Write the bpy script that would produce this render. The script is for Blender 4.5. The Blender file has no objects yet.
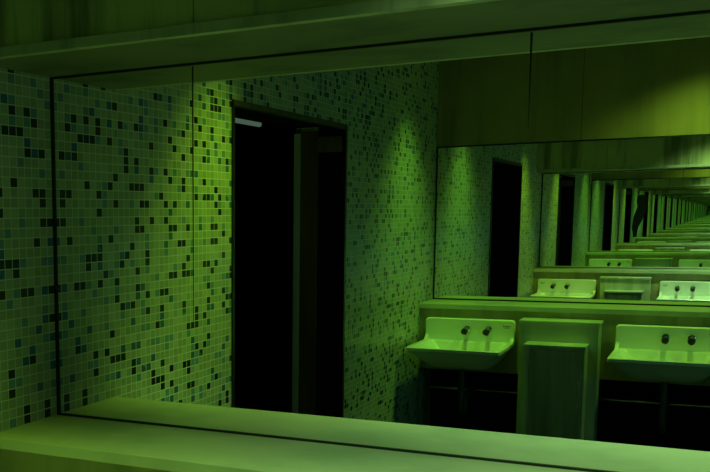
import bpy, bmesh, math, random
from mathutils import Vector, Matrix
random.seed(7)
C = bpy.context.scene.collection
S = bpy.context.scene
PI = math.pi

# ---------------------------------------------------------------- room numbers (metres)
W_, D_, H_ = 2.72, 4.0, 2.60          # width (x), depth (y runs 0 .. -4), height
ZL, ZS = 1.095, 1.968                 # shelf top, bulkhead underside
PL, PS = 0.300, 0.326                 # shelf and bulkhead projection
DY0, DY1, DZ = -1.100, -2.342, 2.014  # doorway in the left wall
WT = 0.24                             # left wall thickness

# ---------------------------------------------------------------- materials
def new_mat(name):
    m = bpy.data.materials.new(name); m.use_nodes = True
    nt = m.node_tree; nt.nodes.clear()
    out = nt.nodes.new('ShaderNodeOutputMaterial')
    b = nt.nodes.new('ShaderNodeBsdfPrincipled')
    nt.links.new(b.outputs[0], out.inputs[0])
    return m, nt, b
def N(nt, t, **kw):
    n = nt.nodes.new(t)
    for k, v in kw.items(): setattr(n, k, v)
    return n
def math_(nt, op, a, b=None, c=None, clamp=False):
    n = N(nt, 'ShaderNodeMath', operation=op); n.use_clamp = clamp
    for i, v in enumerate((a, b, c)):
        if v is None: continue
        if isinstance(v, (int, float)): n.inputs[i].default_value = v
        else: nt.links.new(v, n.inputs[i])
    return n.outputs[0]
def ramp(nt, fac, stops, mode='LINEAR'):
    r = N(nt, 'ShaderNodeValToRGB'); r.color_ramp.interpolation = mode
    e = r.color_ramp.elements
    while len(e) < len(stops): e.new(0.5)
    for el, (p, c) in zip(e, stops): el.position = p; el.color = (*c, 1)
    nt.links.new(fac, r.inputs[0]); return r.outputs[0]
def plain(name, col, rough=0.5, metal=0.0, vary=0.15, scale=(3, 3, 3), bump=0.0, spec=0.5):
    m, nt, b = new_mat(name)
    g = N(nt, 'ShaderNodeNewGeometry'); mp = N(nt, 'ShaderNodeMapping'); mp.inputs['Scale'].default_value = scale
    nt.links.new(g.outputs['Position'], mp.inputs[0])
    n = N(nt, 'ShaderNodeTexNoise'); n.inputs['Scale'].default_value = 1; n.inputs['Detail'].default_value = 5
    nt.links.new(mp.outputs[0], n.inputs[0])
    lo = tuple(c * (1 - vary) for c in col); hi = tuple(min(1, c * (1 + vary)) for c in col)
    nt.links.new(ramp(nt, n.outputs[0], [(0.3, lo), (0.7, hi)]), b.inputs['Base Color'])
    b.inputs['Roughness'].default_value = rough; b.inputs['Metallic'].default_value = metal
    b.inputs['Specular IOR Level'].default_value = spec
    if bump:
        bp = N(nt, 'ShaderNodeBump'); bp.inputs['Strength'].default_value = bump; bp.inputs['Distance'].default_value = 0.002
        nt.links.new(n.outputs[0], bp.inputs['Height']); nt.links.new(bp.outputs[0], b.inputs['Normal'])
    return m
def streaky(name, col, stain, amount, rough=0.4, sx=9.0, sz=0.9):
    """sheet material with vertical run-down stains (shape of their own)"""
    m, nt, b = new_mat(name)
    g = N(nt, 'ShaderNodeNewGeometry')
    mp = N(nt, 'ShaderNodeMapping'); mp.inputs['Scale'].default_value = (sx, sx, sz)
    nt.links.new(g.outputs['Position'], mp.inputs[0])
    n = N(nt, 'ShaderNodeTexNoise'); n.inputs['Scale'].default_value = 1; n.inputs['Detail'].default_value = 6
    n.inputs['Roughness'].default_value = 0.6
    nt.links.new(mp.outputs[0], n.inputs[0])
    f = ramp(nt, n.outputs[0], [(0.36, (1, 1, 1)), (0.52, (0, 0, 0))])
    mx = N(nt, 'ShaderNodeMixRGB'); mx.inputs[1].default_value = (*col, 1); mx.inputs[2].default_value = (*stain, 1)
    nt.links.new(math_(nt, 'MULTIPLY', f, amount), mx.inputs[0])
    n2 = N(nt, 'ShaderNodeTexNoise'); n2.inputs['Scale'].default_value = 3.2; n2.inputs['Detail'].default_value = 6
    nt.links.new(g.outputs['Position'], n2.inputs[0])
    v = ramp(nt, n2.outputs[0], [(0.3, (0.78, 0.78, 0.78)), (0.7, (1, 1, 1))])
    mm = N(nt, 'ShaderNodeMixRGB', blend_type='MULTIPLY'); mm.inputs[0].default_value = 1
    nt.links.new(mx.outputs[0], mm.inputs[1]); nt.links.new(v, mm.inputs[2])
    nt.links.new(mm.outputs[0], b.inputs['Base Color']); b.inputs['Roughness'].default_value = rough
    return m
def mosaic(name, tw=0.0300, th=0.0247, z0=1.095):
    """glass mosaic laid on walls; grid in y (or x) and z"""
    m, nt, b = new_mat(name)
    g = N(nt, 'ShaderNodeNewGeometry'); sp = N(nt, 'ShaderNodeSeparateXYZ'); nt.links.new(g.outputs['Position'], sp.inputs[0])
    sn = N(nt, 'ShaderNodeSeparateXYZ'); nt.links.new(g.outputs['Normal'], sn.inputs[0])
    side = math_(nt, 'GREATER_THAN', math_(nt, 'ABSOLUTE', sn.outputs[0]), 0.5)
    along = math_(nt, 'ADD', math_(nt, 'MULTIPLY', sp.outputs[1], side), math_(nt, 'MULTIPLY', sp.outputs[0], math_(nt, 'SUBTRACT', 1.0, side)))
    u = math_(nt, 'DIVIDE', along, tw); v = math_(nt, 'DIVIDE', math_(nt, 'SUBTRACT', sp.outputs[2], z0), th)
    cu = math_(nt, 'FLOOR', u); cv = math_(nt, 'FLOOR', v)
    cb = N(nt, 'ShaderNodeCombineXYZ'); nt.links.new(cu, cb.inputs[0]); nt.links.new(cv, cb.inputs[1]); nt.links.new(side, cb.inputs[2])
    wn = N(nt, 'ShaderNodeTexWhiteNoise', noise_dimensions='3D'); nt.links.new(cb.outputs[0], wn.inputs[0])
    # dark tesserae come in loose drifts: their share varies slowly over the wall
    dn = N(nt, 'ShaderNodeTexNoise'); dn.inputs['Scale'].default_value = 1.7; nt.links.new(g.outputs['Position'], dn.inputs[0])
    val = math_(nt, 'ADD', wn.outputs[0], math_(nt, 'MULTIPLY', math_(nt, 'SUBTRACT', dn.outputs[0], 0.5), 0.20))
    col = ramp(nt, val, [(0.0, (0.012, 0.016, 0.018)), (0.12, (0.04, 0.13, 0.30)), (0.185, (0.15, 0.27, 0.38)),
                         (0.26, (0.34, 0.37, 0.28)), (0.6, (0.39, 0.42, 0.32)), (0.85, (0.44, 0.47, 0.35))], 'CONSTANT')
    fu = math_(nt, 'FRACT', u); fv = math_(nt, 'FRACT', v)
    eu = math_(nt, 'MINIMUM', fu, math_(nt, 'SUBTRACT', 1.0, fu)); ev = math_(nt, 'MINIMUM', fv, math_(nt, 'SUBTRACT', 1.0, fv))
    gu = math_(nt, 'LESS_THAN', eu, 0.045); gv = math_(nt, 'LESS_THAN', ev, 0.055)
    gr = math_(nt, 'MAXIMUM', gu, gv)
    mx = N(nt, 'ShaderNodeMixRGB'); nt.links.new(gr, mx.inputs[0]); nt.links.new(col, mx.inputs[1]); mx.inputs[2].default_value = (0.66, 0.68, 0.55, 1)
    nt.links.new(mx.outputs[0], b.inputs['Base Color'])
    nt.links.new(math_(nt, 'ADD', 0.30, math_(nt, 'MULTIPLY', gr, 0.5)), b.inputs['Roughness'])
    b.inputs['Specular IOR Level'].default_value = 0.25
    bp = N(nt, 'ShaderNodeBump'); bp.inputs['Strength'].default_value = 0.35; bp.inputs['Distance'].default_value = 0.002
    nt.links.new(math_(nt, 'SUBTRACT', 1.0, gr), bp.inputs['Height']); nt.links.new(bp.outputs[0], b.inputs['Normal'])
    return m
def mirror_mat():
    m = bpy.data.materials.new('mirror_glass'); m.use_nodes = True; nt = m.node_tree; nt.nodes.clear()
    out = nt.nodes.new('ShaderNodeOutputMaterial'); gl = nt.nodes.new('ShaderNodeBsdfGlossy')
    gl.inputs['Roughness'].default_value = 0.0; gl.inputs['Color'].default_value = (0.965, 0.992, 0.955, 1)
    nt.links.new(gl.outputs[0], out.inputs[0]); return m
def emit(name, col, s):
    m = bpy.data.materials.new(name); m.use_nodes = True; nt = m.node_tree; nt.nodes.clear()
    out = nt.nodes.new('ShaderNodeOutputMaterial'); e = nt.nodes.new('ShaderNodeEmission')
    e.inputs[0].default_value = (*col, 1); e.inputs[1].default_value = s; nt.links.new(e.outputs[0], out.inputs[0]); return m

M = dict(
    tile=mosaic('mosaic_tile'),
    shelf=streaky('pale_laminate', (0.54, 0.54, 0.44), (0.30, 0.38, 0.30), 0.55, rough=0.38, sx=4.0, sz=4.0),
    bulk=streaky('stained_board', (0.66, 0.62, 0.30), (0.10, 0.12, 0.06), 0.80, rough=0.6, sx=11.0, sz=0.8),
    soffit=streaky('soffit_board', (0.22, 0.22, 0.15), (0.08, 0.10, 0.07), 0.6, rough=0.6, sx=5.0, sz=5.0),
    bulk_trim=streaky('pale_edge_board', (0.60, 0.58, 0.42), (0.25, 0.28, 0.18), 0.6, rough=0.5, sx=14.0, sz=0.8),
    panel=streaky('brown_wall_board', (0.42, 0.32, 0.13), (0.14, 0.14, 0.07), 0.55, rough=0.45, sx=7.0, sz=0.5),
    clad=streaky('wall_cladding', (0.42, 0.38, 0.20), (0.20, 0.22, 0.12), 0.6, rough=0.5, sx=9.0, sz=0.9),
    porcelain=plain('porcelain', (0.78, 0.80, 0.76), rough=0.22, vary=0.05, scale=(5, 5, 5)),
    chrome=plain('chrome', (0.55, 0.57, 0.58), rough=0.18, metal=1.0, vary=0.05),
    black=plain('black_rubber', (0.012, 0.012, 0.012), rough=0.45, vary=0.1),
    seal=plain('black_sealant', (0.006, 0.007, 0.006), rough=0.7, vary=0.1),
    pipe=plain('dimmed_pipe', (0.06, 0.065, 0.06), rough=0.5, metal=0.6, vary=0.2),  # colour darkened so the traps sink into the shade under the basins
    steel=plain('brushed_steel', (0.30, 0.36, 0.35), rough=0.42, metal=0.85, vary=0.22, scale=(20, 20, 1.2)),
    cab=streaky('cabinet_laminate', (0.55, 0.57, 0.46), (0.22, 0.30, 0.26), 0.6, rough=0.4, sx=8.0, sz=0.8),
    door_metal=plain('dark_door_metal', (0.02, 0.019, 0.014), rough=0.4, metal=0.5, vary=0.2),
    wood=plain('brown_door_wood', (0.16, 0.11, 0.04), rough=0.5, vary=0.3, scale=(20, 20, 1.5)),
    door_wood_dark=plain('dark_head_wood', (0.07, 0.05, 0.02), rough=0.6, vary=0.3, scale=(2, 20, 20)),
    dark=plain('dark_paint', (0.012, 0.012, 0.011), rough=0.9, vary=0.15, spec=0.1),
    floor=plain('floor_sheet', (0.035, 0.037, 0.034), rough=0.6, vary=0.2, spec=0.2),
    ceil=plain('ceiling_board', (0.10, 0.105, 0.09), rough=0.8, vary=0.05),
    ink=plain('dark_print', (0.03, 0.05, 0.04), rough=0.6, vary=0.05),
    grime=plain('grime_film', (0.02, 0.03, 0.02), rough=0.8, vary=0.2),
    mirror=mirror_mat(),
    lens=emit('lamp_lens', (0.45, 1.0, 0.12), 2.0),
    glow=emit('faint_tube', (0.6, 1.0, 0.7), 0.10),
    tube=plain('unlit_tube', (0.7, 0.72, 0.7), rough=0.4, vary=0.03),
)

# ---------------------------------------------------------------- mesh helpers
def add_box(bm, x0, x1, y0, y1, z0, z1, bev=0.0, seg=2):
    t = bmesh.new(); bmesh.ops.create_cube(t, size=1)
    for v in t.verts:
        v.co = Vector(((x0 + x1) / 2 + v.co.x * (x1 - x0), (y0 + y1) / 2 + v.co.y * (y1 - y0), (z0 + z1) / 2 + v.co.z * (z1 - z0)))
    if bev > 0: bmesh.ops.bevel(t, geom=t.edges[:], offset=bev, segments=seg, affect='EDGES', profile=0.5)
    me = bpy.data.meshes.new('t'); t.to_mesh(me); t.free(); bm.from_mesh(me); bpy.data.meshes.remove(me)
def box(*a, bev=0.0, seg=2):
    bm = bmesh.new(); add_box(bm, *a, bev=bev, seg=seg); return bm
def add_tube(bm, pts, r, n=14, cap=True):
    pts = [Vector(p) for p in pts]; rs = r if isinstance(r, (list, tuple)) else [r] * len(pts); rings = []
    up = Vector((0, 0, 1)); t0 = (pts[1] - pts[0]).normalized()
    if abs(t0.dot(up)) > 0.9: up = Vector((1, 0, 0))
    for i, p in enumerate(pts):
        a = pts[max(i - 1, 0)]; b = pts[min(i + 1, len(pts) - 1)]; t = (b - a).normalized()
        s = t.cross(up)
        if s.length < 1e-4: s = t.cross(Vector((0, 1, 0)))
        s.normalize(); q = s.cross(t).normalized(); up = q
        rings.append([bm.verts.new(p + (s * math.cos(2 * PI * k / n) + q * math.sin(2 * PI * k / n)) * rs[i]) for k in range(n)])
    for a, b in zip(rings, rings[1:]):
        for k in range(n): bm.faces.new((a[k], a[(k + 1) % n], b[(k + 1) % n], b[k]))
    if cap: bm.faces.new(rings[0][::-1]); bm.faces.new(rings[-1])
def tube(pts, r, n=14):
    bm = bmesh.new(); add_tube(bm, pts, r, n); return bm
def smooth_path(pts, k=6):
    P = [Vector(p) for p in pts]; out = []
    for i in range(len(P) - 1):
        p0 = P[max(i - 1, 0)]; p1 = P[i]; p2 = P[i + 1]; p3 = P[min(i + 2, len(P) - 1)]
        for j in range(k):
            t = j / k
            out.append(0.5 * ((2 * p1) + (p2 - p0) * t + (2 * p0 - 5 * p1 + 4 * p2 - p3) * t * t + (3 * p1 - p0 - 3 * p2 + p3) * t ** 3))
    out.append(P[-1]); return out
def rrect(cx, cy, hx, hy, r, n=6):
    pts = []
    for (sx, sy, a0) in ((1, 1, 0), (-1, 1, 90), (-1, -1, 180), (1, -1, 270)):
        for k in range(n + 1):
            a = math.radians(a0 + 90 * k / n); pts.append((cx + sx * (hx - r) + r * math.cos(a), cy + sy * (hy - r) + r * math.sin(a)))
    return pts
def loft(bm, rings, cap0=True, cap1=True):
    R = [[bm.verts.new(p) for p in ring] for ring in rings]; n = len(R[0])
    for a, b in zip(R, R[1:]):
        for k in range(n): bm.faces.new((a[k], a[(k + 1) % n], b[(k + 1) % n], b[k]))
    if cap0: bm.faces.new(R[0][::-1])
    if cap1: bm.faces.new(R[-1])
def obj(name, bm, mat, parent=None, smooth=False):
    bmesh.ops.recalc_face_normals(bm, faces=bm.faces[:])
    me = bpy.data.meshes.new(name); bm.to_mesh(me); bm.free()
    me.materials.append(M[mat])
    if smooth:
        for p in me.polygons: p.use_smooth = True
        me.set_sharp_from_angle(angle=math.radians(40))
    o = bpy.data.objects.new(name, me); C.objects.link(o)
    if parent is not None: o.parent = parent
    return o
def struct(name, bm, mat, parent=None):
    o = obj(name, bm, mat, parent)
    if parent is None: o['kind'] = 'structure'
    return o
def thing(name, label, cat, loc=(0, 0, 0), rz=0.0, group=None):
    o = bpy.data.objects.new(name, None); C.objects.link(o); o.empty_display_size = 0.1
    o.location = loc; o.rotation_euler = (0, 0, rz); o['label'] = label; o['category'] = cat
    if group: o['group'] = group
    return o
def tag(o, label, cat, group=None):
    o['label'] = label; o['category'] = cat
    if group: o['group'] = group
    return o
def dup(o, parent=None, loc=None, rz=None, label=None):
    c = o.copy(); C.objects.link(c); c.parent = parent
    if loc is not None: c.location = loc
    if rz is not None: c.rotation_euler = (0, 0, rz)
    if label: c['label'] = label
    for ch in list(o.children): dup(ch, c)
    return c

# ---------------------------------------------------------------- the setting
bm = bmesh.new()
add_box(bm, -WT, 0, DY0, 0.2, 0, H_)
add_box(bm, -WT, 0, -D_ - 0.2, DY1, 0, H_)
add_box(bm, -WT, 0, DY1, DY0, DZ, H_)
struct('wall_left', bm, 'tile')
struct('wall_right', box(W_, W_ + 0.15, -D_ - 0.2, 0.2, 0, H_), 'tile')
struct('wall_front', box(0, W_, 0.008, 0.2, 0, H_), 'dark')
struct('wall_back', box(0, W_, -D_ - 0.2, -D_ - 0.008, 0, H_), 'dark')
struct('floor', box(-WT, W_ + 0.15, -D_ - 0.2, 0.2, -0.1, 0), 'floor')
struct('ceiling', box(-WT, W_ + 0.15, -D_ - 0.2, 0.2, H_, H_ + 0.1), 'ceil')
struct('trim_1', box(0.0, W_, -0.27, 0.008, 0.72, ZL - 0.027), 'clad')       # cladding under the near shelf
struct('trim_2', box(0.0, W_, -D_ - 0.008, -3.70, 0.72, ZL - 0.024), 'clad') # cladding under the far shelf
# brown board above the far mirror, flush with the glass, butt-jointed
bm = bmesh.new()
xs = [0.0, 0.78, 1.56, 2.34, W_]
for a, b in zip(xs, xs[1:]): add_box(bm, a + 0.0015, b - 0.0015, -D_ - 0.008, -D_, 2.003, H_)
struct('trim_3', bm, 'panel')
# side passage seen through the doorway
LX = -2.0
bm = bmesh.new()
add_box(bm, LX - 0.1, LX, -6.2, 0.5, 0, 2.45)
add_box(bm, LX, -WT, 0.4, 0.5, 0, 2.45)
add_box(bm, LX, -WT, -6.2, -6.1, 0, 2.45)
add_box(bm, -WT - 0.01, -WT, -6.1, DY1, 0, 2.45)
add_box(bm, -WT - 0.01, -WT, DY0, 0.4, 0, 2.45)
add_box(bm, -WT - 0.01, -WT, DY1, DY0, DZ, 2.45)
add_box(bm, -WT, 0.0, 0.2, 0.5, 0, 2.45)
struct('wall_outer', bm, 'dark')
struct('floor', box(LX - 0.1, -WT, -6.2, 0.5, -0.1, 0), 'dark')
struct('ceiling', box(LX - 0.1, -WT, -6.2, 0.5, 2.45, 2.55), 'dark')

# ---------------------------------------------------------------- doorway frame
dr = struct('door_1', box(-0.012, 0.006, DY0 - 0.018, DY0, 0, DZ), 'door_metal')
t = dr
# opposite jamb, head, linings
bm = bmesh.new(); add_box(bm, -0.012, 0.006, DY1, DY1 + 0.022, 0, DZ); obj('door_jamb', bm, 'door_metal', t)
bm = bmesh.new(); add_box(bm, -0.020, 0.006, DY1 + 0.022, DY0 - 0.018, DZ - 0.020, DZ); obj('door_head', bm, 'door_wood_dark', t)
obj('jamb_lining', box(-0.13, -0.012, DY1, DY1 + 0.006, 0, DZ - 0.001), 'dark', t)
obj('door_leaf', box(-0.215, -0.13, DY1, DY1 + 0.010, 0, DZ - 0.02), 'wood', t)
o = obj('steel_edge', box(-0.245, -0.215, DY1, DY1 + 0.014, 0, DZ - 0.03), 'tube', t); o['label'] = 'pale steel edge strip'
obj('jamb_lining', box(-WT, -0.012, DY0 - 0.006, DY0, 0, DZ - 0.001), 'dark', t)
obj('head_lining', box(-WT, -0.020, DY1 + 0.044, DY0 - 0.006, DZ - 0.006, DZ), 'dark', t)
obj('door_closer', box(-0.128, -0.014, DY1 + 0.006, DY1 + 0.03, 1.895, 1.965, bev=0.003), 'wood', t)

# ---------------------------------------------------------------- mirrors
mr = thing('wall_mirror', 'large frameless wall mirror above the near shelf, reflecting the whole washroom', 'mirror', (0, 0, ZL))
obj('mirror_glass', box(0.008, W_, 0.0, 0.006, 0.004, ZS - ZL - 0.004), 'mirror', mr)
obj('edge_seal', box(0.0, 0.009, -0.003, 0.006, 0.0, ZS - ZL), 'seal', mr)
obj('edge_seal', box(0.011, W_, -0.004, 0.006, 0.0, 0.0050), 'seal', mr)
obj('edge_seal', box(0.011, W_, -0.004, 0.006, ZS - ZL - 0.0055, ZS - ZL), 'seal', mr)
def blob(outline, th=0.0004):
    bm = bmesh.new(); a = [bm.verts.new((x, -th, z)) for x, z in outline]; b = [bm.verts.new((x, 0.0, z)) for x, z in outline]
    bm.faces.new(a); bm.faces.new(b[::-1]); n = len(a)
    for k in range(n): bm.faces.new((a[k], b[k], b[(k + 1) % n], a[(k + 1) % n]))
    return bm
# black blotch added on the glass, standing in for a dark figure's silhouette
pts = [(1.3475, 1.637), (1.354, 1.641), (1.362, 1.640), (1.3665, 1.634), (1.367, 1.622), (1.363, 1.607), (1.358, 1.593), (1.352, 1.580), (1.349, 1.562), (1.344, 1.560), (1.341, 1.580), (1.343, 1.600), (1.349, 1.618), (1.347, 1.628)]
o = obj('silhouette_blotch', blob([(x, z - ZL) for x, z in pts]), 'seal', mr); o['label'] = 'small black blotch standing in for a distant dark silhouette'
# thin dirt run down the glass
o = obj('dirt_run', blob([(0.4035, 1.960 - ZL), (0.4075, 1.960 - ZL), (0.4065, 1.60 - ZL), (0.4055, 1.36 - ZL), (0.4045, 1.36 - ZL), (0.4040, 1.60 - ZL)]), 'grime', mr); o['label'] = 'thin dark dirt run'

o = obj('dirt_run', blob([(1.1455, 1.960 - ZL), (1.1505, 1.960 - ZL), (1.1495, 1.90 - ZL), (1.1485, 1.775 - ZL), (1.1478, 1.775 - ZL), (1.1465, 1.90 - ZL)]), 'grime', mr); o['label'] = 'short dark dirt run'
m2 = thing('wall_mirror', 'smaller-looking opposite wall mirror under the brown board, repeating the room endlessly', 'mirror', (0, -D_, 1.098))
obj('mirror_glass', box(0.008, W_, -0.006, 0.0, 0.006, 0.897), 'mirror', m2)
obj('edge_seal', box(0.0, 0.009, -0.006, 0.003, 0.0, 0.902), 'seal', m2)
obj('edge_seal', box(0.009, W_, -0.006, 0.004, 0.0, 0.008), 'seal', m2)
obj('edge_seal', box(0.009, W_, -0.006, 0.003, 0.896, 0.902), 'seal', m2)

# ---------------------------------------------------------------- shelves and bulkhead
tag(obj('wall_shelf', box(0.0, W_, -PL, 0.008, ZL - 0.027, ZL, bev=0.0015), 'shelf'),
    'long pale shelf running along the foot of the near mirror', 'shelf')
tag(obj('wall_shelf', box(0.0, W_, -D_ - 0.008, -D_ + 0.315, ZL - 0.024, ZL + 0.003, bev=0.0015), 'shelf'),
    'pale shelf above the sinks at the foot of the opposite mirror', 'shelf')
bk = thing('bulkhead', 'stained boxed bulkhead overhanging the top of the near mirror', 'bulkhead', (0, 0, ZS))
bm = bmesh.new(); xs = [0.0, 0.572, 1.196, 1.82, 2.444, W_]
for a, b in zip(xs, xs[1:]): add_box(bm, a + 0.0015, b - 0.0015, -PS, -PS + 0.02, 0.022, H_ - ZS)
obj('front_board', bm, 'bulk', bk)
obj('edge_trim', box(0.0, W_, -PS - 0.004, -PS + 0.02, 0.0, 0.022, bev=0.001), 'bulk_trim', bk)
obj('underside', box(0.0, W_, -PS + 0.02, 0.008, 0.0, 0.018), 'soffit', bk)
obj('core', box(0.0, W_, -PS + 0.02, 0.008, 0.018, H_ - ZS), 'dark', bk)

# ---------------------------------------------------------------- sinks
ZO = 0.74
def make_sink(label):
    t = thing('wall_sink', label, 'sink', (0, 0, ZO), 0, 'wall hung sinks under the shelves')
    hw = 0.243
    # basin: outer shell, rim, inner bowl in one surface
    bm = bmesh.new(); dpt = 0.455
    def ring(hx, y0, y1, z, r): return [(x, y, z - ZO) for x, y in rrect(0, (y0 + y1) / 2, hx, (y1 - y0) / 2, r)]
    loft(bm, [ring(0.13, 0.03, 0.25, 0.765, 0.05), ring(0.165, 0.01, 0.31, 0.780, 0.06), ring(0.205, 0.0, 0.385, 0.830, 0.05),
              ring(0.228, 0.0, 0.432, 0.866, 0.03), ring(hw, 0.0, dpt, 0.878, 0.012), ring(hw, 0.0, dpt, 0.893, 0.012), ring(hw - 0.004, 0.002, dpt - 0.004, 0.897, 0.010),
              ring(hw - 0.022, 0.045, dpt - 0.024, 0.895, 0.03), ring(hw - 0.032, 0.055, dpt - 0.04, 0.875, 0.05),
              ring(0.170, 0.075, 0.35, 0.815, 0.06), ring(0.115, 0.11, 0.25, 0.788, 0.05)])
    obj('basin', bm, 'porcelain', t, True)
    # high back with rounded shoulders, gently flaring to the rim
    bm = bmesh.new(); r = 0.018; top = 1.020 - ZO; bot = 0.885 - ZO
    prof = [(-hw, bot)] + [(-hw + r - r * math.cos(math.radians(a)), top - r + r * math.sin(math.radians(a))) for a in range(0, 91, 15)] \
         + [(hw - r + r * math.sin(math.radians(a)), top - r + r * math.cos(math.radians(a))) for a in range(0, 91, 15)] + [(hw, bot)]
    rings = []
    for y, ins in ((0.0, 0.0), (0.026, 0.0), (0.032, 0.005)):
        rings.append([(x * (1 - ins / hw), y, z - (ins if z > bot + 0.01 else 0)) for x, z in prof])
    loft(bm, rings)
    obj('backsplash', bm, 'porcelain', t, True)
    # curved fillets where back meets rim at each side
    for s in (-1, 1):
        bm = bmesh.new(); n = 6; A = []
        for k in range(n + 1):
            a = math.radians(90 * k / n); A.append((0.030 + 0.055 * (1 - math.sin(a)), 0.895 + 0.045 * (1 - math.cos(a)) - ZO))
        rings = [[(x, y, z) for (y, z) in A] + [(x, 0.02, 0.88 - ZO)] for x in (s * (hw - 0.002), s * (hw - 0.02))]
        loft(bm, rings); obj('corner_fillet', bm, 'porcelain', t, True)
    for x in (-0.010, 0.106):
        z = 0.962 - ZO
        body = obj('tap', tube([(x, 0.030, z), (x, 0.038, z), (x, 0.040, z), (x, 0.085, z - 0.004)], [0.019, 0.019, 0.0125, 0.0115], 18), 'chrome', t, True)
        hd = obj('tap_handle', tube([(x, 0.084, z - 0.004), (x, 0.088, z - 0.004), (x, 0.112, z - 0.007), (x, 0.117, z - 0.007)], [0.013, 0.0175, 0.0175, 0.013], 18), 'black', body, True)
        hd['label'] = 'black push handle'
        obj('spout', tube([(x, 0.060, z - 0.006), (x, 0.068, z - 0.020), (x, 0.070, z - 0.030)], [0.0065, 0.006, 0.006], 12), 'chrome', body, True)
    # small maker's script at the upper corner
    bm = bmesh.new(); x = 0.182
    for k, (dx, h) in enumerate([(0, .008), (.0075, .004), (.014, .0065), (.021, .004), (.0275, .007), (.034, .0045)]):
        add_box(bm, x + dx, x + dx + 0.0042, 0.0315, 0.0326, 0.983 - ZO, 0.983 + h - ZO)
    add_box(bm, x + 0.008, x + 0.030, 0.0315, 0.0326, 0.976 - ZO, 0.9785 - ZO)
    o = obj('maker_mark', bm, 'ink', t); o['label'] = 'small dark maker mark'
    o = obj('drain', tube([(0, 0.18, 0.786 - ZO), (0, 0.18, 0.790 - ZO)], 0.024, 20), 'chrome', t, True)
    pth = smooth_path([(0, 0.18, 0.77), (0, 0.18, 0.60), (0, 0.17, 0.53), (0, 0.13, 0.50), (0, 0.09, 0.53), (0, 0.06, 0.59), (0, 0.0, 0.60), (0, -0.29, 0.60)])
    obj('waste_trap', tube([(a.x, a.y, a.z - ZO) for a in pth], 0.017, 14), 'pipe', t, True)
    return t
far_x = (0.286, 1.272, 2.258)
far_lab = ['white wall sink on the opposite wall, in the corner against the mosaic wall',
           'white wall sink on the opposite wall, second one out from the mosaic corner',
           'white wall sink on the opposite wall, farthest from the mosaic doorway wall']
near_lab = ['white wall sink under the near shelf, in the corner against the mosaic wall',
            'white wall sink under the near shelf, middle one of its row',
            'white wall sink under the near shelf, farthest from the mosaic doorway wall']
s0 = make_sink(far_lab[0]); s0.location = (far_x[0], -3.70, ZO)
for x, l in zip(far_x[1:], far_lab[1:]): dup(s0, None, (x, -3.70, ZO), 0, l)
for x, l in zip(far_x, near_lab): dup(s0, None, (x, -0.27, ZO - 0.016), PI, l)

# ---------------------------------------------------------------- waste cabinets between the sinks
def make_cabinet(label):
    t = thing('waste_cabinet', label, 'cabinet', (0, 0, 0), 0, 'waste cabinets between the sinks')
    obj('cabinet_body', box(-0.193, 0.193, 0.0, 0.150, 0.0, 1.022, bev=0.002), 'cab', t)
    obj('cabinet_top', box(-0.199, 0.199, 0.0, 0.160, 1.022, 1.037, bev=0.002), 'cab', t)
    hs = obj('bin_housing', box(-0.146, 0.146, 0.150, 0.288, 0.02, 0.912, bev=0.002), 'cab', t)
    obj('bin_lid', box(-0.150, 0.150, 0.150, 0.300, 0.912, 0.926, bev=0.002), 'cab', t)
    dp = obj('bin_door', box(-0.112, 0.134, 0.288, 0.296, 0.05, 0.900, bev=0.002), 'steel', hs); dp['label'] = 'dull steel door panel'
    obj('door_pull', box(0.118, 0.126, 0.296, 0.306, 0.60, 0.74, bev=0.002), 'chrome', dp)
    return t
c0 = make_cabinet('narrow stepped waste cabinet on the opposite wall, between the corner sink and the next')
c0.location = (0.767, -3.70, 0)
dup(c0, None, (1.765, -3.70, 0), 0, 'narrow stepped waste cabinet on the opposite wall, beyond the second sink from the corner')
dup(c0, None, (0.767, -0.27, 0), PI, 'narrow stepped waste cabinet under the near shelf, beside the corner sink')
dup(c0, None, (1.765, -0.27, 0), PI, 'narrow stepped waste cabinet under the near shelf, farther from the mosaic wall')

# ---------------------------------------------------------------- supply pipes
for y, lab in ((-3.93, 'thin chrome water pipe running below the sinks of the opposite wall'), (-0.06, 'thin chrome water pipe running below the sinks of the near wall')):
    t = thing('water_pipe', lab, 'pipe', (0, y, 0.575))
    obj('pipe_run', tube([(0.0, 0, 0), (W_, 0, 0)], 0.010), 'chrome', t, True)
    for x in (0.16, 0.95, 1.15, 2.13): obj('pipe_coupling', tube([(x - 0.02, 0, 0), (x + 0.02, 0, 0)], 0.016), 'chrome', t, True)

# ---------------------------------------------------------------- things in the passage
t = thing('passage_lamp', 'barely glowing lamp batten in the dark passage, just below the doorway head', 'lamp', (-0.62, -2.6, 2.08))
obj('housing', box(-0.03, 0.03, -0.22, 0.22, 0.016, 0.050, bev=0.003), 'tube', t)
obj('lamp_tube', tube([(0, -0.20, 0.004), (0, 0.20, 0.004)], 0.013), 'glow', t, True)
obj('hanger', tube([(0, -0.12, 0.05), (0, -0.12, 0.37)], 0.004), 'chrome', t)
obj('hanger', tube([(0, 0.12, 0.05), (0, 0.12, 0.37)], 0.004), 'chrome', t)
t = thing('grab_rail', 'bent chrome grab rail in the dark passage beyond the doorway', 'rail', (-0.42, 0.36, 1.0))
pth = smooth_path([(-0.02, 0.03, 0.31), (-0.02, -0.12, 0.32), (0.0, -0.16, 0.29), (0.0, -0.16, 0.05), (-0.02, -0.14, 0.0), (-0.10, -0.12, -0.06), (-0.12, 0.0, -0.08), (-0.12, 0.04, -0.08)])
obj('rail_tube', tube(pth, 0.011), 'chrome', t, True)
tag(obj('passage_ledge', box(-0.60, -0.30, 0.18, 0.40, 1.375, 1.402, bev=0.002), 'cab'), 'short pale ledge in the dark passage above the bent rail', 'shelf')

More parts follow.
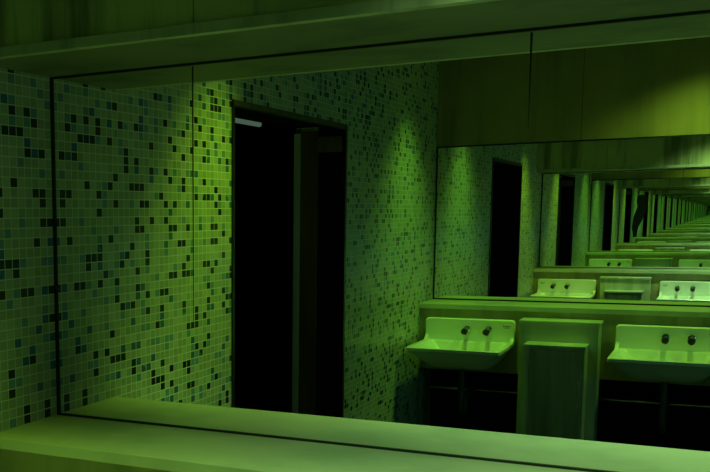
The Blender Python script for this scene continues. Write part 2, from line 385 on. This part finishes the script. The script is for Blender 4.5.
# ---------------------------------------------------------------- ceiling downlights
KEY = (0.50, 1.0, 0.10)
def downlight(x, y, watts, label, col=KEY, size=150, blend=0.7):
    t = thing('ceiling_downlight', label, 'lamp', (x, y, H_), 0, 'recessed ceiling downlights')
    bm = bmesh.new()
    n = 28; prof = [(0.062, 0.0), (0.085, 0.0), (0.083, -0.008), (0.066, -0.012), (0.060, -0.004)]
    rg = [[bm.verts.new((r * math.cos(2 * PI * k / n), r * math.sin(2 * PI * k / n), z)) for k in range(n)] for r, z in prof]
    for i in range(len(rg)):
        a, b = rg[i], rg[(i + 1) % len(rg)]
        for k in range(n): bm.faces.new((a[k], a[(k + 1) % n], b[(k + 1) % n], b[k]))
    obj('trim_ring', bm, 'chrome', t, True)
    obj('lens', tube([(0, 0, 0.0), (0, 0, -0.004)], 0.060, 28), 'lens', t)
    L = bpy.data.lights.new('downlight_beam', 'SPOT'); L.energy = watts; L.color = col; L.spot_size = math.radians(size); L.spot_blend = blend
    L.shadow_soft_size = 0.05
    lo = bpy.data.objects.new('downlight_beam', L); C.objects.link(lo); lo.parent = t; lo.location = (0, 0, -0.02)
YEL, GRN, PAL = (0.44, 1.0, 0.02), (0.30, 1.0, 0.06), (0.48, 1.0, 0.32)
downlight(0.35, -0.98, 66, 'ceiling downlight near the mosaic wall and the near mirror', YEL, 76, 1.0)
downlight(1.36, -0.78, 108, 'ceiling downlight mid room, near mirror side', PAL, 98, 1.0)
downlight(2.30, -0.78, 76, 'ceiling downlight by the far side wall, near mirror side', PAL, 98, 1.0)
downlight(0.38, -3.34, 48, 'ceiling downlight near the mosaic wall and the opposite mirror', GRN, 84, 1.0)
downlight(1.42, -3.58, 44, 'ceiling downlight mid room, opposite mirror side', (0.42, 1.0, 0.10), 120, 0.9)
downlight(2.30, -3.50, 36, 'ceiling downlight by the far side wall, opposite mirror side', GRN, 108, 0.9)

# teal fill light added on the unseen side wall to tint the dark areas
t = thing('fill_lamp', 'small added teal fill light on the side wall', 'lamp', (W_ - 0.001, -2.0, 1.15))
obj('fill_lamp_plate', box(-0.012, 0, -0.09, 0.09, -0.09, 0.09, bev=0.003), 'chrome', t)
L = bpy.data.lights.new('teal_fill', 'AREA'); L.energy = 1.15; L.color = (0.02, 0.8, 0.75); L.size = 0.16
lo = bpy.data.objects.new('teal_fill', L); C.objects.link(lo); lo.parent = t; lo.location = (-0.02, 0, 0); lo.rotation_euler = (0, PI / 2, 0)

# ---------------------------------------------------------------- camera
cam = bpy.data.cameras.new('camera'); co = bpy.data.objects.new('camera', cam); C.objects.link(co)
f, ppx, ppy = 1002.7069, 118.0297, 349.5047
yaw, pitch, roll = 0.5436, -0.1304, -0.0142
cyw, syw, cp, sp_ = math.cos(yaw), math.sin(yaw), math.cos(pitch), math.sin(pitch)
fwd = Vector((-syw * cp, cyw * cp, sp_)); r = Vector((cyw, syw, 0)); u = r.cross(fwd)
r2 = r * math.cos(roll) + u * math.sin(roll); u2 = -r * math.sin(roll) + u * math.cos(roll)
mt = Matrix((r2, u2, -fwd)).transposed().to_4x4(); mt.translation = Vector((1.4952, -2.1588, 1.6108))
co.matrix_world = mt
cam.sensor_width = 36; cam.sensor_fit = 'HORIZONTAL'; cam.lens = f / 710 * 36
cam.shift_x = (355 - ppx) / 710; cam.shift_y = (ppy - 236) / 710; cam.clip_start = 0.05
S.camera = co

w = bpy.data.worlds.new('world'); S.world = w; w.use_nodes = True
w.node_tree.nodes['Background'].inputs[0].default_value = (0.0, 0.0, 0.0, 1)

S.view_settings.view_transform = 'Standard'; S.view_settings.look = 'None'
S.view_settings.exposure = 0.0; S.view_settings.gamma = 1.0; S.view_settings.use_curve_mapping = False
S.cycles.max_bounces = 36; S.cycles.glossy_bounces = 32; S.cycles.diffuse_bounces = 4
S.cycles.caustics_reflective = False; S.cycles.caustics_refractive = False
S.cycles.use_denoising = True
S.cycles.sample_clamp_indirect = 4.0
